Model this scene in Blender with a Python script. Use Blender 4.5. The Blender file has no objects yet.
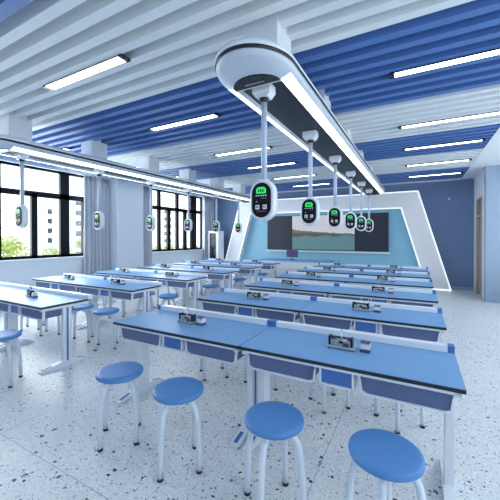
import bpy, bmesh, math, random
from mathutils import Vector, Matrix
random.seed(7)
C = bpy.context.scene.collection
S = bpy.context.scene
PI = math.pi

# ------------------------------------------------------------------ camera
cam = bpy.data.cameras.new('camera'); co = bpy.data.objects.new('camera', cam); C.objects.link(co)
S.camera = co
cam.sensor_width = 36; cam.sensor_fit = 'HORIZONTAL'
cam.lens = 310.22 / 500 * 36
cam.shift_y = -10.5 / 500
cam.clip_start = 0.05; cam.clip_end = 300
co.location = (0, 0, 1.61)
co.rotation_euler = (math.radians(90 - 0.476), 0, math.radians(28.398))

# ------------------------------------------------------------------ world, exposure
w = bpy.data.worlds.new('sky'); S.world = w; w.use_nodes = True
bg = w.node_tree.nodes['Background']
bg.inputs[0].default_value = (0.93, 0.98, 0.985, 1); bg.inputs[1].default_value = 4.5
S.view_settings.view_transform = 'Standard'; S.view_settings.look = 'None'
S.view_settings.gamma = 1; S.view_settings.exposure = -0.18; S.view_settings.use_curve_mapping = False
LAMP = 9.0      # ceiling fixture diffusers
LED = 3.2       # strips of the hanging rails
for i, (y, hgt, py_) in enumerate(((3.2, 2.1, 5.0), (8.98, 2.1, 2.9))):
    L = bpy.data.lights.new('window_daylight', 'AREA'); L.shape = 'RECTANGLE'; L.size = hgt; L.size_y = py_
    L.energy = 85 * py_; L.color = (0.95, 0.99, 0.98)
    lo = bpy.data.objects.new('window_daylight', L); C.objects.link(lo)
    lo.location = (-8.2, y, 2.2); lo.rotation_euler = (0, -PI / 2, 0)
for y in (-0.05, 3.75, 7.5):      # added side lights at unseen, made-up windows of the right wall
    L = bpy.data.lights.new('added_side_light', 'AREA'); L.shape = 'RECTANGLE'; L.size = 1.4; L.size_y = 3.3
    L.energy = 22; L.color = (0.96, 0.99, 0.98)
    lo = bpy.data.objects.new('added_side_light', L); C.objects.link(lo)
    lo.location = (3.12, y, 2.05); lo.rotation_euler = (0, PI / 2, 0)

# ------------------------------------------------------------------ materials
def mat(name, col, rough=0.5, metal=0.0, emit=0.0, ecol=None, spec=0.5, bump=0.0, bscale=60, coat=0.0):
    m = bpy.data.materials.new(name); m.use_nodes = True
    nt = m.node_tree; b = nt.nodes['Principled BSDF']
    b.inputs['Base Color'].default_value = (*col, 1); b.inputs['Roughness'].default_value = rough
    b.inputs['Metallic'].default_value = metal; b.inputs['Specular IOR Level'].default_value = spec
    b.inputs['Coat Weight'].default_value = coat
    if emit:
        b.inputs['Emission Color'].default_value = (*(ecol or col), 1); b.inputs['Emission Strength'].default_value = emit
    n = nt.nodes.new('ShaderNodeTexNoise'); n.inputs['Scale'].default_value = bscale
    tc = nt.nodes.new('ShaderNodeTexCoord'); nt.links.new(tc.outputs['Object'], n.inputs['Vector'])
    if bump:
        bp = nt.nodes.new('ShaderNodeBump'); bp.inputs['Strength'].default_value = bump; bp.inputs['Distance'].default_value = 0.002
        nt.links.new(n.outputs['Fac'], bp.inputs['Height']); nt.links.new(bp.outputs['Normal'], b.inputs['Normal'])
    else:
        mr = nt.nodes.new('ShaderNodeMapRange'); mr.inputs[3].default_value = max(0, rough - 0.04); mr.inputs[4].default_value = min(1, rough + 0.04)
        nt.links.new(n.outputs['Fac'], mr.inputs[0]); nt.links.new(mr.outputs[0], b.inputs['Roughness'])
    return m

WALL = mat('wall_paint', (0.66, 0.73, 0.81), 0.75)
WALLB = mat('blue_wall_paint', (0.165, 0.245, 0.42), 0.75)
PILLAR = mat('pillar_paint', (0.33, 0.42, 0.56), 0.7)
CEILW = mat('ceiling_white', (0.77, 0.82, 0.86), 0.7)
CEILB = mat('ceiling_blue', (0.085, 0.19, 0.48), 0.55)
WHITE = mat('white_powder_coat', (0.78, 0.83, 0.89), 0.38)
FRAMEW = mat('white_steel', (0.78, 0.83, 0.90), 0.32)
TOPB = mat('blue_laminate', (0.175, 0.37, 0.66), 0.45, spec=0.3)
CORE = mat('black_core', (0.010, 0.014, 0.030), 0.4)
TRAY = mat('slate_plastic', (0.11, 0.155, 0.30), 0.5, bump=0.2)
BOXB = mat('royal_blue_plastic', (0.07, 0.18, 0.52), 0.4)
SEATB = mat('blue_seat_vinyl', (0.08, 0.24, 0.56), 0.5, bump=0.25, bscale=140)
LEG = mat('satin_white_tube', (0.70, 0.77, 0.86), 0.3)
RUB = mat('black_rubber', (0.008, 0.010, 0.015), 0.6)
PANELK = mat('black_matt_panel', (0.010, 0.011, 0.020), 0.6, spec=0.15)
BLACK = mat('black_gloss', (0.010, 0.012, 0.022), 0.25)
DARKCH = mat('dark_channel', (0.012, 0.016, 0.032), 0.45)
RAILG = mat('rail_body_grey', (0.58, 0.65, 0.74), 0.35)
ALU = mat('brushed_aluminium', (0.55, 0.60, 0.68), 0.35, metal=0.6)
POLE = mat('pale_pole', (0.50, 0.60, 0.74), 0.3)
LEDM = mat('led_strip', (1, 1, 1), 0.4, emit=LED, ecol=(0.93, 0.97, 1.0))
EDGE = mat('led_edge', (1, 1, 1), 0.4, emit=0.9, ecol=(0.90, 0.96, 1.0))
LAMPM = mat('lamp_diffuser', (1, 1, 1), 0.4, emit=LAMP, ecol=(0.95, 1.0, 0.99))
GREEN = mat('green_display', (0.01, 0.4, 0.06), 0.3, emit=0.95, ecol=(0.02, 0.75, 0.12))
GREEND = mat('green_digit', (0.003, 0.10, 0.02), 0.3, emit=0.05, ecol=(0.0, 0.4, 0.05))
KEYW = mat('white_key', (0.75, 0.80, 0.82), 0.4)
REDK = mat('red_key', (0.35, 0.03, 0.05), 0.4)
PANELG = mat('green_plate', (0.38, 0.48, 0.47), 0.35)
STEEL = mat('polished_steel', (0.55, 0.6, 0.66), 0.2, metal=0.8)
COPPER = mat('dark_violet_casing', (0.10, 0.055, 0.16), 0.4)
WINF = mat('black_window_frame', (0.006, 0.007, 0.010), 0.6, spec=0.15)
CURT = mat('grey_blue_curtain', (0.50, 0.54, 0.62), 0.85, bump=0.3, bscale=200)
WOOD = mat('pale_wood', (0.42, 0.36, 0.30), 0.5)
CYAN = mat('light_blue_panel', (0.26, 0.53, 0.70), 0.45)
PORT = mat('portal_white', (0.86, 0.86, 0.90), 0.5)
BOARD = mat('dark_board', (0.018, 0.022, 0.045), 0.5)
BLDG = mat('white_render_facade', (0.92, 0.93, 0.95), 0.8)
BLDGB = mat('blue_grey_facade', (0.50, 0.66, 0.76), 0.8)
DKWIN = mat('dark_glazing', (0.05, 0.06, 0.08), 0.2)
LEAF = mat('yellow_green_leaves', (0.30, 0.36, 0.06), 0.6)
LEAF2 = mat('green_leaves', (0.16, 0.26, 0.05), 0.6)
BARK = mat('bark', (0.10, 0.07, 0.05), 0.9)
GRND = mat('pale_paving', (0.55, 0.56, 0.55), 0.9)

def wood_mat():
    nt = WOOD.node_tree; b = nt.nodes['Principled BSDF']
    tc = nt.nodes.new('ShaderNodeTexCoord'); mp = nt.nodes.new('ShaderNodeMapping'); mp.inputs['Scale'].default_value = (12, 12, 0.8)
    n = nt.nodes.new('ShaderNodeTexNoise'); n.inputs['Scale'].default_value = 3
    r = nt.nodes.new('ShaderNodeValToRGB'); r.color_ramp.elements[0].color = (0.34, 0.27, 0.21, 1); r.color_ramp.elements[1].color = (0.50, 0.43, 0.36, 1)
    nt.links.new(tc.outputs['Object'], mp.inputs[0]); nt.links.new(mp.outputs[0], n.inputs[0]); nt.links.new(n.outputs[0], r.inputs[0]); nt.links.new(r.outputs[0], b.inputs['Base Color'])
wood_mat()

def glass_mat():
    m = bpy.data.materials.new('window_glass'); m.use_nodes = True; nt = m.node_tree
    for n in list(nt.nodes): nt.nodes.remove(n)
    o = nt.nodes.new('ShaderNodeOutputMaterial'); t = nt.nodes.new('ShaderNodeBsdfTransparent'); t.inputs[0].default_value = (0.95, 0.98, 1, 1)
    g = nt.nodes.new('ShaderNodeBsdfGlossy'); g.inputs['Roughness'].default_value = 0.03
    mx = nt.nodes.new('ShaderNodeMixShader'); mx.inputs[0].default_value = 0.05
    nt.links.new(t.outputs[0], mx.inputs[1]); nt.links.new(g.outputs[0], mx.inputs[2]); nt.links.new(mx.outputs[0], o.inputs[0])
    return m
GLASS = glass_mat()

def floor_mat():
    m = bpy.data.materials.new('terrazzo'); m.use_nodes = True; nt = m.node_tree; b = nt.nodes['Principled BSDF']
    N = nt.nodes.new; lk = nt.links.new
    tc = N('ShaderNodeTexCoord')
    def chips(scale, thr_cell, size, seed):
        mp = N('ShaderNodeMapping'); mp.inputs['Location'].default_value = (seed, seed * 1.7, 0.0)
        lk(tc.outputs['Object'], mp.inputs[0])
        wn = N('ShaderNodeTexNoise'); wn.inputs['Scale'].default_value = scale * 1.6; wn.inputs['Detail'].default_value = 2
        lk(mp.outputs[0], wn.inputs['Vector'])
        ad = N('ShaderNodeMix'); ad.data_type = 'VECTOR'; ad.inputs[0].default_value = 0.9 / scale
        lk(mp.outputs[0], ad.inputs[4])
        va = N('ShaderNodeVectorMath'); va.operation = 'ADD'
        vs = N('ShaderNodeVectorMath'); vs.operation = 'SCALE'; vs.inputs['Scale'].default_value = 0.9 / scale
        lk(wn.outputs['Color'], vs.inputs[0]); lk(mp.outputs[0], va.inputs[0]); lk(vs.outputs[0], va.inputs[1])
        v = N('ShaderNodeTexVoronoi'); v.inputs['Scale'].default_value = scale; v.voronoi_dimensions = '2D'
        lk(va.outputs[0], v.inputs['Vector'])
        sp = N('ShaderNodeSeparateColor'); lk(v.outputs['Color'], sp.inputs[0])
        a = N('ShaderNodeMath'); a.operation = 'LESS_THAN'; a.inputs[1].default_value = thr_cell; lk(sp.outputs[0], a.inputs[0])
        # per-chip size
        sz = N('ShaderNodeMath'); sz.operation = 'MULTIPLY_ADD'; sz.inputs[1].default_value = size * 0.6; sz.inputs[2].default_value = size * 0.5; lk(sp.outputs[1], sz.inputs[0])
        d = N('ShaderNodeMath'); d.operation = 'LESS_THAN'; lk(v.outputs['Distance'], d.inputs[0]); lk(sz.outputs[0], d.inputs[1])
        c = N('ShaderNodeMath'); c.operation = 'MULTIPLY'; lk(a.outputs[0], c.inputs[0]); lk(d.outputs[0], c.inputs[1])
        return c.outputs[0]
    cloud = N('ShaderNodeTexNoise'); cloud.inputs['Scale'].default_value = 2.0; lk(tc.outputs['Object'], cloud.inputs['Vector'])
    base = N('ShaderNodeMix'); base.data_type = 'RGBA'; lk(cloud.outputs['Fac'], base.inputs[0])
    base.inputs[6].default_value = (0.72, 0.755, 0.79, 1); base.inputs[7].default_value = (0.78, 0.80, 0.83, 1)
    cur = base.outputs[2]
    for (sc_, thr, size, seed, col) in ((85, 0.30, 0.42, 3.1, (0.52, 0.58, 0.66, 1)), (60, 0.16, 0.36, 9.2, (0.28, 0.34, 0.45, 1)),
                                  (48, 0.22, 0.45, 23.0, (0.84, 0.87, 0.90, 1)), (34, 0.075, 0.32, 14.3, (0.12, 0.17, 0.26, 1)), (18, 0.06, 0.24, 5.7, (0.02, 0.03, 0.06, 1))):
        f = chips(sc_, thr, size, seed)
        mx = N('ShaderNodeMix'); mx.data_type = 'RGBA'; lk(f, mx.inputs[0]); lk(cur, mx.inputs[6]); mx.inputs[7].default_value = col; cur = mx.outputs[2]
    br = N('ShaderNodeTexBrick'); br.offset = 0; br.inputs['Scale'].default_value = 1; br.inputs['Brick Width'].default_value = 2.4; br.inputs['Row Height'].default_value = 2.4
    br.inputs['Mortar Size'].default_value = 0.003; br.inputs['Mortar Smooth'].default_value = 0
    mpb = N('ShaderNodeMapping'); mpb.inputs['Location'].default_value = (0.6, 1.15, 0); lk(tc.outputs['Object'], mpb.inputs[0]); lk(mpb.outputs[0], br.inputs[0])
    mx = N('ShaderNodeMix'); mx.data_type = 'RGBA'; lk(br.outputs['Fac'], mx.inputs[0]); lk(cur, mx.inputs[6]); mx.inputs[7].default_value = (0.36, 0.42, 0.52, 1)
    lk(mx.outputs[2], b.inputs['Base Color']); b.inputs['Roughness'].default_value = 0.35; b.inputs['Specular IOR Level'].default_value = 0.3
    return m
FLOOR = floor_mat()

# ------------------------------------------------------------------ mesh helpers
def BM(): return bmesh.new()
def box(bm, x0, x1, y0, y1, z0, z1, bev=0.0, mi=0):
    vs = [bm.verts.new((x, y, z)) for x in (x0, x1) for y in (y0, y1) for z in (z0, z1)]
    F = [(0, 1, 3, 2), (4, 6, 7, 5), (0, 4, 5, 1), (2, 3, 7, 6), (0, 2, 6, 4), (1, 5, 7, 3)]
    fs = [bm.faces.new([vs[i] for i in f]) for f in F]
    for f in fs: f.material_index = mi
    if bev:
        es = list({e for f in fs for e in f.edges})
        bmesh.ops.bevel(bm, geom=es, offset=bev, segments=2, affect='EDGES', profile=0.6)
def prism(bm, pts, axis, a, b, mi=0):
    """extrude a 2D outline between a and b along axis; pts are the other two coords in xyz order"""
    def P(p, t):
        return {'x': (t, p[0], p[1]), 'y': (p[0], t, p[1]), 'z': (p[0], p[1], t)}[axis]
    A = [bm.verts.new(P(p, a)) for p in pts]; B = [bm.verts.new(P(p, b)) for p in pts]
    n = len(pts); fs = []
    for i in range(n): fs.append(bm.faces.new((A[i], A[(i + 1) % n], B[(i + 1) % n], B[i])))
    fs.append(bm.faces.new(A[::-1])); fs.append(bm.faces.new(B))
    for f in fs: f.material_index = mi
    bmesh.ops.recalc_face_normals(bm, faces=fs)
def tube(bm, path, r, seg=10, caps=True, radii=None):
    path = [Vector(p) for p in path]; rings = []
    up = None
    for i, p in enumerate(path):
        t = (path[min(i + 1, len(path) - 1)] - path[max(i - 1, 0)]).normalized()
        if up is None:
            up = Vector((0, 0, 1)) if abs(t.z) < 0.9 else Vector((1, 0, 0))
        s = t.cross(up).normalized(); up = s.cross(t).normalized()
        rr = radii[i] if radii else r
        rings.append([bm.verts.new(p + (s * math.cos(2 * PI * k / seg) + up * math.sin(2 * PI * k / seg)) * rr) for k in range(seg)])
    fs = []
    for a, b in zip(rings, rings[1:]):
        for k in range(seg):
            f = bm.faces.new((a[k], a[(k + 1) % seg], b[(k + 1) % seg], b[k])); f.smooth = True; fs.append(f)
    if caps: fs.append(bm.faces.new(rings[0][::-1])); fs.append(bm.faces.new(rings[-1]))
    bmesh.ops.recalc_face_normals(bm, faces=fs)
def lathe(bm, prof, c=(0, 0), seg=32):
    """prof: list of (r,z)"""
    rings = []
    for r, z in prof:
        if r < 1e-5: rings.append([bm.verts.new((c[0], c[1], z))])
        else: rings.append([bm.verts.new((c[0] + r * math.cos(2 * PI * k / seg), c[1] + r * math.sin(2 * PI * k / seg), z)) for k in range(seg)])
    fs = []
    for a, b in zip(rings, rings[1:]):
        for k in range(seg):
            k2 = (k + 1) % seg
            if len(a) == 1: f = bm.faces.new((a[0], b[k], b[k2]))
            elif len(b) == 1: f = bm.faces.new((a[k], a[k2], b[0]))
            else: f = bm.faces.new((a[k], a[k2], b[k2], b[k]))
            f.smooth = True; fs.append(f)
    bmesh.ops.recalc_face_normals(bm, faces=fs)
def obj(name, bm, mats, parent=None):
    bmesh.ops.recalc_face_normals(bm, faces=bm.faces)
    me = bpy.data.meshes.new(name); bm.to_mesh(me); bm.free()
    for m in (mats if isinstance(mats, (list, tuple)) else [mats]): me.materials.append(m)
    o = bpy.data.objects.new(name, me); C.objects.link(o)
    if parent: o.parent = parent
    return o
def tag(o, label, cat, group=None):
    o['label'] = label; o['category'] = cat
    if group: o['group'] = group
    return o
def thing(name, label, cat, loc=(0, 0, 0), rz=0, group=None):
    o = bpy.data.objects.new(name, None); C.objects.link(o); o.empty_display_size = 0.1
    o.location = loc; o.rotation_euler = (0, 0, rz)
    return tag(o, label, cat, group)
def struct(name, bm, m, parent=None):
    o = obj(name, bm, m, parent); o['kind'] = 'structure'; return o
KIDS = {}
def copy_tree(o, parent=None):
    c = o.copy(); C.objects.link(c)
    if parent: c.parent = parent
    for ch in list(o.children): copy_tree(ch, c)
    return c
def dup(o, loc, label, group=None, rz=None):
    c = copy_tree(o); c.location = loc; c['label'] = label
    if group: c['group'] = group
    if rz is not None: c.rotation_euler = (0, 0, rz)
    return c
ORD = ['first', 'second', 'third', 'fourth', 'fifth', 'sixth', 'seventh', 'eighth']

# ------------------------------------------------------------------ setting: floor, walls, ceiling
XL, XR, YB, YF, ZC = -7.9, 2.9, -2.2, 11.3, 3.35
b = BM(); box(b, XL - 0.25, XR + 0.2, YB - 0.2, YF + 0.2, -0.12, 0.0); struct('floor', b, FLOOR)
# window wall with two openings
W1 = (0.70, 5.85); W2 = (7.45, 10.52); ZS, ZT = 1.10, 3.27
b = BM()
xa, xb = XL - 0.25, XL
box(b, xa, xb, YB, YF, 0, ZS); box(b, xa, xb, YB, YF, ZT, 3.6)
for y0, y1 in ((YB, W1[0]), (W1[1], W2[0]), (W2[1], YF)): box(b, xa, xb, y0, y1, ZS, ZT)
struct('wall_left', b, WALL)
b = BM(); box(b, XL, XL + 0.38, 5.96, 6.93, 0, ZC + 0.02, 0.006); struct('trim_1', b, WALL)
b = BM(); box(b, XL - 0.25, 1.47, YF, YF + 0.15, 0, 3.6); struct('wall_front', b, WALLB)
# right: a recessed stretch with the door, then the block whose face looks at the camera
b = BM(); box(b, 1.47, 1.62, 10.80, YF + 0.15, 0, 3.6); box(b, 1.47, 1.62, 9.68, 9.95, 0, 3.6); box(b, 1.47, 1.62, 9.95, 10.80, 2.68, 3.6); struct('wall_right', b, WALL)
b = BM(); box(b, 1.47, XR + 0.15, 9.50, 9.68, 0, 3.6, 0.02); struct('trim_2', b, PILLAR)
b = BM(); box(b, XR, XR + 0.15, YB, 9.5, 0, 1.3); box(b, XR, XR + 0.15, YB, 9.5, 2.8, 3.6)
for y0, y1 in ((YB, -1.8), (1.7, 2.0), (5.5, 5.8), (9.2, 9.5)): box(b, XR, XR + 0.15, y0, y1, 1.3, 2.8)  # piers between the made-up window openings
struct('trim_3', b, WALL)
b = BM(); box(b, XL - 0.25, XR + 0.15, YB - 0.15, YB, 0, 3.6); struct('wall_back', b, WALL)
# skirting
b = BM(); box(b, XL, XL + 0.015, YB, 5.96, 0, 0.1); struct('baseboard_left', b, PILLAR)
b = BM(); box(b, 0.92, 1.47, YF - 0.015, YF, 0, 0.1); struct('baseboard_front', b, PILLAR)
b = BM(); box(b, 1.62, XR, 9.485, 9.50, 0, 0.1); struct('baseboard_right', b, PILLAR)
# door
d = BM(); box(d, 1.53, 1.58, 9.99, 10.76, 0.0, 2.16, 0.004); dr = struct('door_1', d, WOOD)
d = BM(); box(d, 1.46, 1.62, 9.95, 9.99, 0, 2.68); box(d, 1.46, 1.62, 10.76, 10.80, 0, 2.68); box(d, 1.46, 1.62, 9.99, 10.76, 2.64, 2.68); box(d, 1.46, 1.62, 9.99, 10.76, 2.16, 2.21); obj('door_frame', d, WOOD, dr)
d = BM(); box(d, 1.54, 1.56, 9.99, 10.76, 2.21, 2.64); obj('transom_panel', d, WOOD, dr)
d = BM(); tube(d, [(1.53, 10.08, 1.02), (1.48, 10.08, 1.02), (1.475, 10.2, 1.02)], 0.010); obj('door_handle', d, ALU, dr)

# ceiling: coloured backing bands with hanging baffles
BANDS = [(-2.2, -0.35, 'w'), (-0.35, 1.25, 'b'), (1.25, 2.80, 'w'), (2.80, 4.45, 'b'), (4.45, 6.02, 'w'), (6.02, 7.54, 'b'), (7.54, 9.33, 'w'), (9.33, 11.03, 'b')]
first = None
b = BM(); box(b, XL - 0.25, XR + 0.15, YB - 0.15, YF + 0.15, 3.56, 3.68)
first = struct('ceiling', b, CEILW)
for y0, y1, k in BANDS:
    m = CEILW if k == 'w' else CEILB
    p = BM(); box(p, XL, 1.14, y0, y1, 3.485, 3.56)
    o = obj('ceiling_panel', p, m, first)
    n = round((y1 - y0) / 0.2); st = (y1 - y0) / n
    for i in range(n):
        yc = y0 + (i + 1) * st - 0.04
        s = BM(); box(s, XL, 1.14, yc - 0.045, yc + 0.045, 3.35, 3.49)
        obj('baffle', s, m, first)
b = BM(); box(b, 1.14, XR + 0.15, YB, YF, ZC, 3.56); struct('trim_4', b, CEILW)
b = BM(); box(b, XL, 1.14, 11.03, YF, ZC - 0.02, 3.56); struct('trim_5', b, CEILW)

# ------------------------------------------------------------------ windows
def window(name, y0, y1, bars, low, transom=2.63):
    f = BM(); t = 0.05; x0, x1 = XL - 0.16, XL - 0.08
    box(f, x0, x1, y0, y1, ZS, ZS + 0.07); box(f, x0, x1, y0, y1, ZT - 0.06, ZT)
    box(f, x0, x1, y0, y0 + 0.06, ZS, ZT); box(f, x0, x1, y1 - 0.06, y1, ZS, ZT)
    box(f, x0, x1, y0, y1, transom - 0.065, transom + 0.065)
    for a, wd in bars: box(f, x0, x1, a - wd / 2, a + wd / 2, ZS, ZT)
    for a, wd in low: box(f, x0, x1, a - wd / 2, a + wd / 2, ZS, transom)
    o = obj(name, f, WINF); o['kind'] = 'structure'
    g = BM(); box(g, XL - 0.125, XL - 0.119, y0 + 0.02, y1 - 0.02, ZS + 0.02, ZT - 0.02); obj('pane', g, GLASS, o)
    s = BM(); box(s, XL - 0.08, XL + 0.05, y0 - 0.03, y1 + 0.03, ZS - 0.03, ZS, 0.004); obj('window_sill', s, WHITE, o)
window('window_1', *W1, [(4.76, 0.23), (3.30, 0.14), (1.85, 0.23)], [(4.04, 0.13), (2.55, 0.13), (1.25, 0.13), (5.3, 0.13)])
window('window_2', *W2, [(8.08, 0.13), (9.02, 0.14), (9.98, 0.36)], [(8.56, 0.15), (9.46, 0.18)])

for wi, (y0, y1) in enumerate(((-1.8, 1.7), (2.0, 5.5), (5.8, 9.2))):  # unseen windows, added so daylight also enters from the right
    f = BM(); x0, x1 = XR + 0.04, XR + 0.10
    box(f, x0, x1, y0, y1, 1.3, 1.36); box(f, x0, x1, y0, y1, 2.74, 2.8)
    for a in (y0 + 0.03, (y0 + y1) / 2, y1 - 0.03): box(f, x0, x1, a - 0.03, a + 0.03, 1.3, 2.8)
    o = obj('window_%d' % (wi + 3), f, FRAMEW); o['kind'] = 'structure'
    g = BM(); box(g, XR + 0.065, XR + 0.071, y0 + 0.03, y1 - 0.03, 1.33, 2.77); obj('pane', g, GLASS, o)

def curtain(y0, y1, label, folds, x=XL + 0.10):
    r = thing('curtain', label, 'curtain', (x, (y0 + y1) / 2, 0), 0, 'pleated curtains at the windows')
    h = (y1 - y0) / 2; b = BM(); n = folds * 12; z0, z1 = 0.12, 3.24
    prev = None
    F = []
    for i in range(n + 1):
        y = -h + 2 * h * i / n; ph = folds * 2 * PI * i / n
        xx = 0.045 * math.sin(ph) + 0.012 * math.sin(ph * 2.3 + 1)
        F.append((xx, y))
    rows = [z0, 0.8, 1.6, 2.4, 3.05, z1]
    for thick in (0.0,):
        grid = [[b.verts.new((xx * (1 + 0.15 * (3 - z) / 3), y + 0.01 * math.sin(z * 2 + y * 9), z)) for xx, y in F] for z in rows]
        for a, c in zip(grid, grid[1:]):
            for i in range(n):
                f = b.faces.new((a[i], a[i + 1], c[i + 1], c[i])); f.smooth = True
    o = obj('fabric', b, CURT, r)
    sm = o.modifiers.new('thickness', 'SOLIDIFY'); sm.thickness = 0.004
    t = BM(); box(t, -0.03, 0.03, -h - 0.02, h + 0.02, 3.24, 3.275); obj('curtain_track', t, ALU, r)
    return r
curtain(5.14, 5.93, 'grey blue pleated curtain on the near side of the window pillar', 7)
curtain(6.96, 7.58, 'grey blue pleated curtain on the far side of the window pillar', 5)
curtain(10.42, 11.0, 'grey blue pleated curtain beside the blue front wall corner', 5)

# ------------------------------------------------------------------ outside
b = BM(); box(b, -120, XL - 3, -60, 140, -6.2, -6.0); struct('ground_outside', b, GRND)
def building(x, y0, y1, z1, label, m, cols, rows, wz, wy):
    r = thing('building', label, 'building', (x, (y0 + y1) / 2, -6))
    h = (y1 - y0) / 2
    s = BM(); box(s, -9, 0, -h, h, 0, z1 + 6); obj('facade', s, m, r)
    s = BM(); box(s, -9.2, 0.2, -h - 0.2, h + 0.2, z1 + 6, z1 + 6.4); obj('roof', s, m, r)
    for i in range(rows):
        for j in range(cols):
            yy = -h + (j + 0.5) * 2 * h / cols; zz = wz + i * 2.75 + 6
            q = BM(); box(q, -0.05, 0.04, yy - wy / 2, yy + wy / 2, zz - 0.7, zz + 0.7); obj('window', q, DKWIN, r)
    return r
building(-92, 46.8, 54.7, 30, 'white apartment block with dark windows, seen through the nearer window', BLDG, 1, 4, 0.6, 1.6)
building(-80, 49.5, 62.0, 18, 'blue grey office block beside the curtain in the nearer window', BLDGB, 3, 6, -3.0, 2.2)
building(-84, 86.5, 92.0, 17, 'pale tower block seen through the farther window', BLDG, 2, 6, -2.6, 1.0)
def tree(x, y, top, r_, label, m, seed):
    rnd = random.Random(seed); g = -6.0
    r = thing('tree', label, 'tree', (x, y, g), 0, 'trees outside the windows')
    H = top - g
    t = BM(); tube(t, [(0, 0, 0), (0.1, 0.05, H * 0.4), (0.0, 0.1, H * 0.8)], 0.16, 8, True, [0.2, 0.14, 0.06]); obj('trunk', t, BARK, r)
    c = BM()
    blobs = [(Vector((rnd.uniform(-1, 1), rnd.uniform(-1, 1), rnd.uniform(-1.2, 0.5))) * r_ * 0.65 + Vector((0, 0, H - r_ * 0.75)), r_ * rnd.uniform(0.3, 0.5)) for _ in range(14)]
    for cen, rr in blobs:
        for _ in range(110):
            v = Vector((rnd.gauss(0, 1), rnd.gauss(0, 1), rnd.gauss(0, 1))).normalized() * rr * rnd.uniform(0.6, 1.05) + cen
            a = Vector((rnd.gauss(0, 1), rnd.gauss(0, 1), rnd.gauss(0, 1))).normalized(); q = a.orthogonal().normalized(); s = rnd.uniform(0.07, 0.15)
            c.faces.new([c.verts.new(v + a * s), c.verts.new(v + q * s * 0.5), c.verts.new(v - a * s), c.verts.new(v - q * s * 0.5)])
    obj('foliage', c, m, r)
tree(-20, 8.3, 2.0, 1.5, 'yellow green tree behind the leftmost hanging console', LEAF, 1)
tree(-20, 11.2, 1.25, 1.2, 'low green tree in front of the white apartment block', LEAF, 2)
tree(-20, 14.2, 1.9, 1.3, 'green tree beside the curtain in the nearer window', LEAF, 3)
tree(-22, 22.6, 1.0, 1.5, 'low tree at the left side of the farther window', LEAF, 4)
tree(-22, 28.2, 1.2, 1.6, 'low tree at the right side of the farther window', LEAF2, 5)
tree(-20, 5.9, 0.6, 1.4, 'dark green shrub tree at the far left of the nearer window', LEAF2, 6)
tree(-26, 29.3, 0.9, 1.3, 'low tree in the middle of the farther window', LEAF, 8)

# ------------------------------------------------------------------ ceiling lamps
def make_lamp(label):
    r = thing('ceiling_light', label, 'ceiling light', (0, 0, 0), 0, 'linear ceiling lights')
    b = BM(); L = 0.65
    prism(b, [(-0.044, 0.0), (-0.056, -0.018), (-0.051, -0.018), (-0.049, -0.008), (0.049, -0.008), (0.051, -0.018), (0.056, -0.018), (0.044, 0.0)], 'x', -L, L)
    obj('housing', b, BLACK, r)
    for s in (-1, 1):
        b = BM(); prism(b, [(-0.054, 0.0), (-0.058, -0.022), (0.058, -0.022), (0.054, 0.0)], 'x', s * (L - 0.035), s * (L + 0.012)); obj('end_cap', b, BLACK, r)
    b = BM(); box(b, -L + 0.036, L - 0.036, -0.048, 0.048, -0.0165, -0.010); obj('diffuser', b, LAMPM, r)
    return r
LY = [0.35, 2.07, 3.66, 5.46, 6.87, 8.48, 10.06]  # first row is out of view, added for its light
cols = [(0.39, 'right of the central rail'), (-3.14, 'between the two hanging rails'), (-6.67, 'near the windows')]
lamp0 = make_lamp('x'); used = False
for i, y in enumerate(LY):
    for x, wd in cols:
        lab = 'linear ceiling light, %s from the camera, in the column %s' % (ORD[i], wd)
        if not used: lamp0.location = (x, y, ZC); lamp0['label'] = lab; used = True
        else: dup(lamp0, (x, y, ZC), lab)
# unseen lamp row behind the camera, added for its light
for x in (0.39, -3.14, -6.67): dup(lamp0, (x, -1.3, ZC), 'unseen added linear ceiling light near the back wall, ' + {0.39: 'right of centre', -3.14: 'left of centre', -6.67: 'by the windows'}[x])

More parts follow.
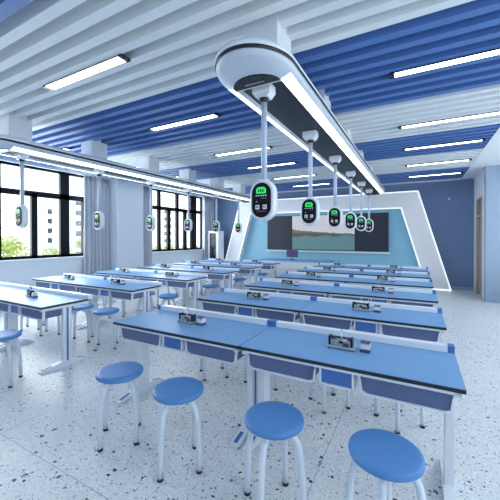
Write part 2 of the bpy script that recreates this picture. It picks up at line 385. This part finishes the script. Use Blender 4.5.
# ------------------------------------------------------------------ hanging service rails
CX, LX = -1.158, -5.31
Y0R, Y1R = 2.27, 9.62
def make_rail(cx, mounts, label):
    r = thing('service_rail', label, 'service rail', (cx, 0, 3.0), 0, 'hanging service rails')
    y0, y1 = Y0R, Y1R
    n = 24
    def ring(hw, ln, z, yc, s):  # half ellipse in plan
        return [(hw * math.cos(PI * i / n), yc + s * ln * math.sin(PI * i / n), z) for i in range(n + 1)]
    def full(hw, ln, z):
        a = ring(hw, ln, z, y0, -1)            # from +x over the nose to -x
        c = ring(hw, ln, z, y1, 1)[::-1]       # from -x over the tail to +x
        return a + c
    def skin(b, loops, mi=0, cap0=False, cap1=False):
        V = [[b.verts.new(p) for p in l] for l in loops]; m = len(V[0])
        for A, B in zip(V, V[1:]):
            for k in range(m):
                f = b.faces.new((A[k], A[(k + 1) % m], B[(k + 1) % m], B[k])); f.smooth = True
        if cap0: b.faces.new(V[0])
        if cap1: b.faces.new(V[-1][::-1])
    zz = -3.0
    b = BM(); skin(b, [full(0.322, 0.39, 2.962 + zz), full(0.325, 0.395, 2.975 + zz), full(0.31, 0.38, 3.005 + zz), full(0.27, 0.33, 3.03 + zz)], cap0=True, cap1=True); obj('top_cover', b, WHITE, r)
    b = BM(); skin(b, [full(0.323, 0.385, 2.936 + zz), full(0.323, 0.385, 2.964 + zz)], cap0=True, cap1=True); obj('groove', b, BLACK, r)
    b = BM(); skin(b, [full(0.318, 0.38, 2.938 + zz), full(0.318, 0.375, 2.922 + zz), full(0.306, 0.33, 2.900 + zz), full(0.27, 0.24, 2.876 + zz), full(0.205, 0.165, 2.852 + zz)], cap0=True)
    V = [(0.205, y0, 2.852 + zz), (-0.205, y0, 2.852 + zz), (-0.205, y1, 2.852 + zz), (0.205, y1, 2.852 + zz)]
    U = [(x * 0.95, y, 2.895 + zz) for x, y, z in V]
    vv = [b.verts.new(p) for p in V]; uu = [b.verts.new(p) for p in U]
    for k in (1, 3): b.faces.new((vv[k], vv[(k + 1) % 4], uu[(k + 1) % 4], uu[k]))
    obj('lower_shell', b, RAILG, r)
    b = BM(); box(b, -0.197, 0.197, y0, y1, 2.893 + zz, 2.899 + zz)
    obj('underside_channel', b, DARKCH, r)
    for s in (-1, 1):
        b = BM(); prism(b, [(s * 0.209, 2.845 + zz), (s * 0.285, 2.8815 + zz), (s * 0.280, 2.896 + zz), (s * 0.209, 2.865 + zz)], 'y', y0 + 0.005, y1 - 0.005); obj('light_strip', b, LEDM, r)
    # logo crescent at each end
    for yc, s in ((y0, -1),):
        b = BM(); arc = [(x, y) for x, y, z in ring(0.205, 0.165, 0, yc, s)]
        prism(b, arc, 'z', 2.842 + zz, 2.852 + zz); lp = obj('logo_plate', b, BLACK, r)
        t = BM(); rnd = random.Random(3)
        xx = -0.085
        for q in range(9):
            wd = rnd.choice((0.012, 0.015, 0.018)); hh = rnd.choice((0.009, 0.012))
            box(t, xx, xx + wd, yc - 0.055 - hh / 2, yc - 0.055 + hh / 2, 2.839 + zz, 2.842 + zz); xx += wd + 0.004
        obj('lettering', t, ALU, lp)
        t = BM(); box(t, -0.205, 0.205, yc - 0.004, yc + 0.004, 2.838 + zz, 2.855 + zz); obj('trim_line', t, WHITE, r)
    t = BM(); arc = [(x, y) for x, y, z in ring(0.205, 0.165, 0, y1, 1)]; prism(t, arc, 'z', 2.842 + zz, 2.852 + zz); obj('end_plate', t, BLACK, r)
    for my in mounts:
        b = BM(); box(b, -0.16, 0.16, my - 0.155, my + 0.155, 0.025, 0.50, 0.006); obj('ceiling_mount', b, WHITE, r)
    return r
make_rail(CX, [2.465, 3.90, 5.32, 6.70, 8.2], 'long white service rail hanging over the middle row of tables')
make_rail(LX, [2.43, 3.72, 5.06, 6.40, 7.75, 9.05], 'long white service rail hanging over the tables beside the windows')

def make_console(label):
    r = thing('service_console', label, 'service console', (0, 0, 0), 0, 'hanging service consoles')
    # z local: 0 = rail underside (2.855)
    b = BM(); box(b, -0.085, 0.085, -0.062, 0.062, -0.040, 0.032, 0.012)
    prism(b, [(-0.080, -0.040), (-0.052, -0.075), (0.052, -0.075), (0.080, -0.040)], 'y', -0.05, 0.05)
    obj('holder', b, WHITE, r)
    b = BM(); lathe(b, [(0, -0.07), (0.04, -0.07), (0.04, -0.095), (0.03, -0.105), (0, -0.105)], seg=20); obj('collar', b, BLACK, r)
    b = BM(); tube(b, [(0, 0.005, -0.10), (0, 0.005, -0.79)], 0.026, 14); obj('pole', b, POLE, r)
    # body: stadium outline
    def stad(w, h, n=12):
        R = w; pts = []
        for i in range(n + 1): a = PI * i / n; pts.append((R * math.cos(a), h - R + R * math.sin(a)))
        for i in range(n + 1): a = PI + PI * i / n; pts.append((R * math.cos(a), -(h - R) + R * math.sin(a)))
        return pts
    zc = -0.94
    b = BM(); o1 = stad(0.112, 0.174); o0 = stad(0.103, 0.165)
    L = [(o0, -0.045), (o1, -0.036), (o1, 0.030), (o0, 0.040)]
    V = [[b.verts.new((x, y, z + zc)) for x, z in o] for o, y in L]
    for A, B in zip(V, V[1:]):
        for k in range(len(A)): f = b.faces.new((A[k], A[(k + 1) % len(A)], B[(k + 1) % len(A)], B[k])); f.smooth = True
    b.faces.new(V[0]); b.faces.new(V[-1][::-1])
    body = obj('casing', b, WHITE, r)
    b = BM(); box(b, -0.035, 0.035, -0.03, 0.04, zc + 0.155, zc + 0.18, 0.006); obj('neck', b, WHITE, r)
    b = BM(); prism(b, [(x, z + zc) for x, z in stad(0.087, 0.147)], 'y', -0.052, -0.044); pn = obj('control_panel', b, PANELK, r)
    b = BM(); prism(b, [(-0.045, zc + 0.055), (0.045, zc + 0.055), (0.045, zc + 0.092), (0.028, zc + 0.108), (-0.028, zc + 0.108), (-0.045, zc + 0.092)], 'y', -0.055, -0.051); obj('display', b, GREEN, pn)
    b = BM()
    for q in range(3): box(b, -0.028 + q * 0.02, -0.014 + q * 0.02, -0.0565, -0.054, zc + 0.067, zc + 0.09)
    obj('digits', b, GREEND, pn)
    b = BM()
    for q in range(5): lathe_c = (-0.044 + q * 0.022); box(b, lathe_c - 0.006, lathe_c + 0.006, -0.0565, -0.051, zc + 0.033, zc + 0.042)
    obj('key_row', b, KEYW, pn)
    b = BM()
    for q in range(2): box(b, 0.012 + q * 0.026, 0.02 + q * 0.026, -0.0565, -0.051, zc + 0.012, zc + 0.017)
    box(b, -0.046, -0.034, -0.0565, -0.051, zc - 0.018, zc - 0.008)
    obj('indicator_marks', b, GREEN if False else ALU, pn)
    for s in (-1, 1):
        b = BM(); box(b, s * 0.034 - 0.019, s * 0.034 + 0.019, -0.058, -0.051, zc - 0.078, zc - 0.040, 0.003); so = obj('socket', b, KEYW, pn)
        b = BM(); box(b, s * 0.034 - 0.010, s * 0.034 - 0.004, -0.060, -0.0575, zc - 0.066, zc - 0.052); box(b, s * 0.034 + 0.004, s * 0.034 + 0.010, -0.060, -0.0575, zc - 0.066, zc - 0.052); obj('socket_slots', b, BLACK, so)
    b = BM(); box(b, -0.04, 0.04, -0.0565, -0.051, zc - 0.100, zc - 0.090); obj('red_label', b, REDK, pn)
    return r
c0 = make_console('x'); used = False
NOPE = ['nearest', 'second', 'third', 'fourth', 'fifth', 'farthest']
for X, wd in ((CX, 'under the central rail'), (LX, 'under the left rail')):
    for k in range(6):
        lab = 'white oval console with green display on a pole, %s from camera %s' % (NOPE[k], wd)
        if k in (0, 5): lab = 'white oval console with green display on a pole, %s one %s' % (NOPE[k], wd)
        loc = (X, (2.39 if X == CX else 2.51) + 1.30 * k, 2.86)
        if not used: c0.location = loc; c0['label'] = lab; used = True
        else: dup(c0, loc, lab)

# ------------------------------------------------------------------ lab tables
T = 0.79; PITCH = 1.30; FY = 2.005; TL = 1.415; TD = 0.635
def make_table(label, right_cap=True):
    """origin: floor, front-left corner; x to TL, y to TD"""
    r = thing('lab_table', label, 'table', (0, 0, 0), 0, 'two-seat blue lab tables')
    L = TL
    b = BM(); box(b, 0.002, L - 0.002, 0.002, TD, T - 0.026, T - 0.004); core = obj('tabletop', b, CORE, r)
    b = BM(); box(b, 0.004, L - 0.004, 0.004, TD - 0.002, T - 0.004, T); obj('laminate', b, TOPB, core)
    # under-frame
    b = BM()
    box(b, 0.02, L - 0.02, 0.012, 0.03, T - 0.046, T - 0.026); box(b, 0.03, L - 0.03, TD - 0.06, TD - 0.03, T - 0.075, T - 0.026)
    box(b, 0.02, 0.05, 0.012, TD - 0.03, T - 0.060, T - 0.026); box(b, L - 0.05, L - 0.02, 0.012, TD - 0.03, T - 0.060, T - 0.026)
    box(b, 0.08, L - 0.08, TD / 2 + 0.02, TD / 2 + 0.06, T - 0.075, T - 0.026)
    obj('under_frame', b, FRAMEW, r)
    # trays
    for tx0, tx1 in ((0.035, 0.585), (0.845, 1.375)):
        z1, z0 = T - 0.047, T - 0.175; ins = 0.050
        out = [(tx0, z1), (tx0 + 0.012, z1 - 0.035), (tx0 + ins - 0.03, z0 + 0.012), (tx0 + ins, z0), (tx1 - ins, z0), (tx1 - ins + 0.03, z0 + 0.012), (tx1 - 0.012, z1 - 0.035), (tx1, z1)]
        def inner(d):
            cx, cz = (tx0 + tx1) / 2, (z0 + z1) / 2
            return [(cx + (x - cx) * (1 - d / ((tx1 - tx0) / 2)), (z - d if z > cz else z + d) if abs(z - z1) > 1e-6 else z) for x, z in out]
        b = BM(); prism(b, inner(0.010), 'y', 0.06, 0.42)
        tr = obj('tray', b, TRAY, r)
        b = BM(); inn = inner(0.011); n = len(out)   # rim
        for i in range(n - 1):
            q = [out[i], out[i + 1], inn[i + 1], inn[i]]
            prism(b, q, 'y', 0.045, 0.075)
        obj('tray_rim', b, FRAMEW, tr)
    # centre box
    b = BM(); box(b, 0.612, 0.812, 0.055, 0.36, T - 0.155, T - 0.046, 0.003); cb = obj('socket_box', b, BOXB, r)
    b = BM(); box(b, 0.600, 0.612, 0.045, 0.37, T - 0.165, T - 0.03); box(b, 0.812, 0.824, 0.045, 0.37, T - 0.165, T - 0.03); box(b, 0.600, 0.824, 0.045, 0.37, T - 0.168, T - 0.156); obj('box_bracket', b, FRAMEW, cb)
    # rear rail
    b = BM(); box(b, 0.045, L - 0.045, TD - 0.045, TD + 0.02, T - 0.02, T + 0.046, 0.005); obj('rear_rail', b, FRAMEW, r)
    for x in (0.0, L - 0.045):
        b = BM(); box(b, x + 0.002, x + 0.043, TD - 0.047, TD + 0.022, T - 0.02, T + 0.049, 0.004); obj('rail_end_cap', b, BOXB if (x == 0.0 or right_cap) else FRAMEW, r)
    # legs
    for s, x in ((1, 0.055), (-1, L - 0.055)):
        y = TD / 2 + 0.01
        b = BM(); box(b, x - 0.026, x + 0.026, y - 0.055, y + 0.055, 0.03, T - 0.026, 0.004); lg = obj('leg', b, FRAMEW, r)
        b = BM(); xo = x - s * 0.027
        box(b, min(xo, xo - s * 0.002), max(xo, xo - s * 0.002), y - 0.012, y + 0.012, 0.05, T - 0.06); obj('blue_inlay', b, BOXB, lg)
        b = BM(); x0, x1 = x - 0.035, x + 0.035
        prof = [(y - 0.32, 0.0), (y + 0.27, 0.0), (y + 0.27, 0.016), (y + 0.07, 0.062), (y - 0.07, 0.062), (y - 0.32, 0.016)]
        prism(b, prof, 'x', x0, x1); ft = obj('foot', b, FRAMEW, lg)
        for q in (-1, 1):
            e = 0.32 if q < 0 else 0.27
            b = BM(); ya, yb = y + q * (e - 0.03), y + q * (e - 0.14); za = lambda yy: 0.016 + (e - abs(yy - y)) / (e - 0.07) * 0.046
            prism(b, [(ya, za(ya) - 0.002), (yb, za(yb) - 0.002), (yb, za(yb) + 0.002), (ya, za(ya) + 0.002)], 'x', x - 0.016, x + 0.016); obj('foot_inlay', b, BOXB, ft)
    b = BM(); box(b, 0.08, L - 0.08, TD / 2, TD / 2 + 0.02, T - 0.12, T - 0.075); obj('crossbar', b, FRAMEW, r)
    return r

def make_stool(label):
    r = thing('lab_stool', label, 'stool', (0, 0, 0), 0, 'round blue stools')
    z = 0.545
    b = BM(); R = 0.178
    lathe(b, [(0, z - 0.042), (R - 0.012, z - 0.042), (R - 0.002, z - 0.034), (R, z - 0.022), (R - 0.003, z - 0.009), (R - 0.014, z - 0.001), (R - 0.04, z), (0, z)], seg=40); obj('seat', b, SEATB, r)
    b = BM(); lathe(b, [(0, z - 0.058), (0.115, z - 0.058), (0.12, z - 0.043), (0, z - 0.043)], seg=24); obj('seat_plate', b, LEG, r)
    for k in range(4):
        a = k * PI / 2; dx, dy = math.cos(a), math.sin(a)
        pts = [(0.04, z - 0.072), (0.085, z - 0.074), (0.118, z - 0.086), (0.140, z - 0.108), (0.153, z - 0.14), (0.165, z - 0.20), (0.174, z - 0.29), (0.180, 0.12), (0.183, 0.012)]
        b = BM(); tube(b, [(dx * p, dy * p, q) for p, q in pts], 0.019, 10); lg = obj('leg', b, LEG, r)
        b = BM(); tube(b, [(dx * 0.181, dy * 0.181, 0.020), (dx * 0.183, dy * 0.183, 0.0)], 0.0205, 10); obj('rubber_foot', b, RUB, lg)
    return r

def make_rig(label):
    """small bench apparatus: plate, two clamps, rods and a drum"""
    r = thing('bench_apparatus', label, 'apparatus', (0, 0, 0), 0, 'metal experiment rigs on the tables')
    b = BM(); box(b, -0.10, 0.10, -0.050, 0.050, 0.006, 0.020, 0.003); bp = obj('base_plate', b, PANELG, r)
    for x in (-0.085, 0.085):
        for y in (-0.04, 0.04):
            b = BM(); lathe(b, [(0, 0), (0.009, 0), (0.009, 0.007), (0, 0.007)], (x, y), 10); obj('rubber_foot', b, RUB, bp)
    b = BM(); box(b, -0.088, 0.080, -0.030, -0.022, 0.020, 0.062, 0.002); obj('front_panel', b, PANELG, r)
    for x in (-0.085, 0.072):
        b = BM(); box(b, x - 0.009, x + 0.009, -0.034, 0.02, 0.02, 0.085, 0.003); obj('clamp', b, BLACK, r)
    b = BM(); tube(b, [(-0.088, -0.005, 0.078), (0.078, -0.005, 0.078)], 0.006, 10); obj('crossbar', b, BLACK, r)
    b = BM(); tube(b, [(-0.078, 0.012, 0.052), (0.060, 0.012, 0.052)], 0.021, 16); obj('drum', b, STEEL, r)
    b = BM(); tube(b, [(0.0, -0.012, 0.020), (0.0, -0.012, 0.132)], 0.0045, 10); lathe(b, [(0, 0.130), (0.008, 0.131), (0.009, 0.138), (0, 0.143)], (0, -0.012), 12); obj('upright_rod', b, STEEL, r)
    b = BM(); box(b, 0.015, 0.055, -0.045, -0.034, 0.022, 0.050, 0.002); obj('terminal_block', b, COPPER, r)
    b = BM(); prism(b, [(-0.07, 0.022), (-0.03, 0.022), (-0.05, 0.060)], 'y', -0.044, -0.034); obj('bracket', b, STEEL, r)
    b = BM(); box(b, -0.018, 0.014, -0.037, -0.030, 0.040, 0.056, 0.002); obj('knob', b, BLACK, r)
    b = BM(); tube(b, [(0.05, -0.03, 0.02), (0.05, -0.03, 0.055)], 0.007, 10); tube(b, [(-0.05, 0.035, 0.02), (-0.05, 0.035, 0.07)], 0.007, 10); obj('terminals', b, STEEL, r)
    return r
def make_meter(label):
    r = thing('bench_meter', label, 'meter', (0, 0, 0), 0, 'small bench meters on the tables')
    b = BM(); box(b, -0.034, 0.034, -0.03, 0.03, 0.0, 0.024, 0.003); obj('meter_base', b, COPPER, r)
    b = BM(); prism(b, [(-0.03, 0.024), (0.03, 0.024), (0.026, 0.066), (-0.016, 0.066)], 'x', -0.032, 0.032); obj('meter_body', b, RAILG, r)
    b = BM(); box(b, -0.026, 0.026, -0.030, -0.024, 0.036, 0.056); obj('meter_scale', b, KEYW, r)
    b = BM()
    for s in (-1, 1): tube(b, [(s * 0.018, 0.0, 0.064), (s * 0.018, 0.0, 0.078)], 0.005, 8)
    obj('terminal_posts', b, COPPER, r)
    b = BM(); box(b, -0.033, 0.033, -0.028, 0.026, 0.066, 0.070); obj('meter_lid', b, COPPER, r)
    return r

table0 = make_table('x'); table1 = make_table('x', False); stool0 = make_stool('x'); rig0 = make_rig('x'); meter0 = make_meter('x')
U = {}
def put(proto, key, loc, label, rz=0):
    if key not in U:
        U[key] = 1; proto.location = loc; proto.rotation_euler = (0, 0, rz); proto['label'] = label
    else: dup(proto, loc, label, None, rz)
ROW = ['nearest row', 'second row', 'third row', 'fourth row', 'fifth row', 'farthest row']
blocks = [('centre block', 0.235, [-2.10, -1.49, -0.75, -0.14]), ('window-side block', -3.84, [-5.98, -5.38, -4.60, -4.01])]
rnd = random.Random(11)
for bn, xr, sx in blocks:
    for k in range(6):
        y = FY + PITCH * k
        for j, side in ((0, 'left'), (1, 'right')):
            x0 = xr - TL * (2 - j)
            put(*((table1, 'tw') if xr < 0 and j == 1 else (table0, 't')), (x0, y, 0), 'blue-topped white lab table, %s half of the %s, %s' % (side, ROW[k], bn))
            cx = x0 + TL / 2
            rz = rnd.uniform(-0.12, 0.08) if (k or j == 0) else 0.0
            rx = cx - 0.065 + rnd.uniform(-0.03, 0.05) if (k or j == 0) else -0.49
            if j == 0 and k == 0 and xr > 0: rx = -1.94; rz = -0.10
            if k == 1 and xr > 0: rx = -1.90 if j == 0 else -0.55
            if k == 0 and xr < 0 and j == 1: rx = -4.72; rz = -0.25
            ry = y + 0.335
            put(rig0, 'r', (rx, ry, T), 'silver green experiment rig on %s table, %s, %s' % (side, ROW[k], bn), rz)
            mx = rx + 0.165
            put(meter0, 'm', (mx, ry + 0.165 * math.sin(rz), T), 'small violet and white meter on %s table, %s, %s' % (side, ROW[k], bn), rz)
        for q, x in enumerate(sx):
            pos = ['leftmost', 'second from left', 'third from left', 'rightmost'][q]
            jx, jy = (rnd.uniform(-0.02, 0.02), rnd.uniform(-0.02, 0.02)) if k > 1 else (0, 0)
            put(stool0, 's', (x + jx, 1.69 + PITCH * k + jy, 0), 'round blue stool on white legs, %s at the %s, %s' % (pos, ROW[k], bn))

# ------------------------------------------------------------------ front of the room
pr = thing('front_portal', 'white trapezoid surround with light edges framing the blackboard wall', 'portal', (-3.2, 11.29, 0))
def ringpoly(b, outer, inner, y0, y1):
    n = len(outer)
    for i in range(n - 1): prism(b, [outer[i], outer[i + 1], inner[i + 1], inner[i]], 'y', y0, y1)
ho, hi = 3.2, 2.73
outer = [(-ho - 0.88, 0), (-ho, 3.04), (ho, 3.04), (ho + 0.88, 0)]
inner = [(-hi - 0.73, 0), (-hi, 2.53), (hi, 2.53), (hi + 0.73, 0)]
b = BM(); ringpoly(b, outer, inner, -0.31, -0.005); obj('surround', b, PORT, pr)
def strip(pts, y, wd, name):
    for p, q in zip(pts, pts[1:]):
        dx, dz = q[0] - p[0], q[1] - p[1]; l = math.hypot(dx, dz); nx, nz = -dz / l * wd, dx / l * wd
        b = BM(); prism(b, [(p[0] - nx, p[1] - nz), (q[0] - nx, q[1] - nz), (q[0] + nx, q[1] + nz), (p[0] + nx, p[1] + nz)], 'y', y - 0.008, y + 0.004); obj(name, b, EDGE, pr)
strip([(x, z + (0.012 if z == 0 else 0)) for x, z in outer], -0.316, 0.014, 'light_edge')
strip([(x, z + (0.012 if z == 0 else 0)) for x, z in inner], -0.316, 0.014, 'light_edge')
strip([(hi + 0.73, 0.02), (ho + 0.88, 0.02)], -0.316, 0.016, 'light_edge')
strip([(-ho - 0.88, 0.02), (-hi - 0.73, 0.02)], -0.316, 0.016, 'light_edge')
b = BM(); prism(b, inner, 'y', -0.06, -0.01); obj('back_panel', b, CYAN, pr)

bd = thing('teaching_board', 'wide wall board with two dark panels and a landscape screen between them', 'board', (-3.05, 11.225, 0))
for x0, x1 in ((-2.20, -1.18), (1.15, 2.20)):
    q = BM(); box(q, x0, x1, -0.06, 0, 1.12, 2.42, 0.006); obj('dark_panel', q, BOARD, bd)
q = BM(); box(q, -1.18, 1.15, -0.05, 0, 1.12, 2.42); sc = obj('screen', q, BLACK, bd)
SKY = mat('screen_sky', (0.1, 0.1, 0.1), 0.4, emit=0.9, ecol=(0.58, 0.60, 0.68)); LAND = mat('screen_land', (0.05, 0.05, 0.05), 0.4, emit=0.9, ecol=(0.13, 0.13, 0.055))
HILL = mat('screen_hill', (0.05, 0.05, 0.05), 0.4, emit=0.8, ecol=(0.06, 0.075, 0.05)); WAT = mat('screen_water', (0.05, 0.05, 0.05), 0.4, emit=0.8, ecol=(0.09, 0.24, 0.28))
q = BM()
n = 40; xs = [-1.16 + 2.29 * i / n for i in range(n + 1)]
rr = random.Random(4)
shore = [1.62 - 0.03 * math.sin(i * 0.5) + 0.04 * i / n for i in range(n + 1)]
mid = [1.68 + 0.08 * (1 - i / n) + rr.uniform(0, 0.02) for i in range(n + 1)]
top = [1.90 - 0.20 * (i / n) ** 0.6 + rr.uniform(0, 0.03) for i in range(n + 1)]
levels = [[1.14] * (n + 1), shore, mid, top, [2.40] * (n + 1)]
V = [[q.verts.new((xs[i], -0.054, L[i])) for i in range(n + 1)] for L in levels]
for a in range(4):
    for i in range(n):
        f = q.faces.new((V[a][i], V[a][i + 1], V[a + 1][i + 1], V[a + 1][i])); f.material_index = a
obj('landscape_picture', q, [WAT, HILL, LAND, SKY], sc)
b = BM(); box(b, -2.25, 2.25, -0.11, 0, 1.05, 1.10, 0.006); obj('board_ledge', b, WHITE, bd)

# teacher's desk with a monitor
t = thing('teacher_desk', 'wide white teacher desk with blue top in front of the board', 'desk', (-3.6, 9.95, 0))
b = BM(); box(b, -1.2, 1.2, -0.35, 0.35, 0.80, 0.84, 0.006); obj('desktop', b, TOPB, t)
b = BM(); box(b, -1.12, 1.12, -0.30, -0.27, 0.08, 0.80); obj('front_panel', b, WHITE, t)
for s in (-1, 1):
    b = BM(); box(b, s * 1.12 - 0.03, s * 1.12 + 0.03, -0.32, 0.32, 0.0, 0.80, 0.004); obj('side_panel', b, WHITE, t)
m = thing('monitor', 'small dark monitor standing on the teacher desk', 'monitor', (-3.75, 9.95, 0.84))
b = BM(); lathe(b, [(0, 0), (0.10, 0), (0.10, 0.012), (0.02, 0.018), (0, 0.018)]); obj('stand_base', b, BLACK, m)
b = BM(); tube(b, [(0, 0, 0.012), (0, 0.02, 0.14)], 0.012); obj('stand_arm', b, BLACK, m)
b = BM(); box(b, -0.20, 0.20, -0.012, 0.02, 0.08, 0.32, 0.006); scn = obj('housing', b, COPPER, m)
b = BM(); box(b, -0.185, 0.185, 0.019, 0.023, 0.095, 0.305); obj('screen', b, BLACK, scn)

# tall cabinet in the front left corner
t = thing('tall_cabinet', 'tall white cabinet with a dark glass door in the front left corner', 'cabinet', (-7.42, 10.72, 0))
b = BM(); box(b, -0.27, 0.27, -0.2, 0.2, 0, 1.86, 0.006); obj('carcass', b, WHITE, t)
b = BM(); box(b, -0.16, 0.14, -0.212, -0.198, 0.25, 1.76); dd = obj('door', b, BLACK, t)
b = BM(); tube(b, [(0.11, -0.215, 0.9), (0.11, -0.23, 0.93), (0.11, -0.23, 1.07), (0.11, -0.215, 1.1)], 0.006); obj('handle', b, ALU, dd)

# small round sensor on the blue wall
b = BM(); tube(b, [(0.84, YF, 2.78), (0.84, YF - 0.03, 2.78)], 0.035, 20)
tag(obj('wall_sensor', b, ALU), 'small round grey sensor high on the blue front wall', 'sensor')
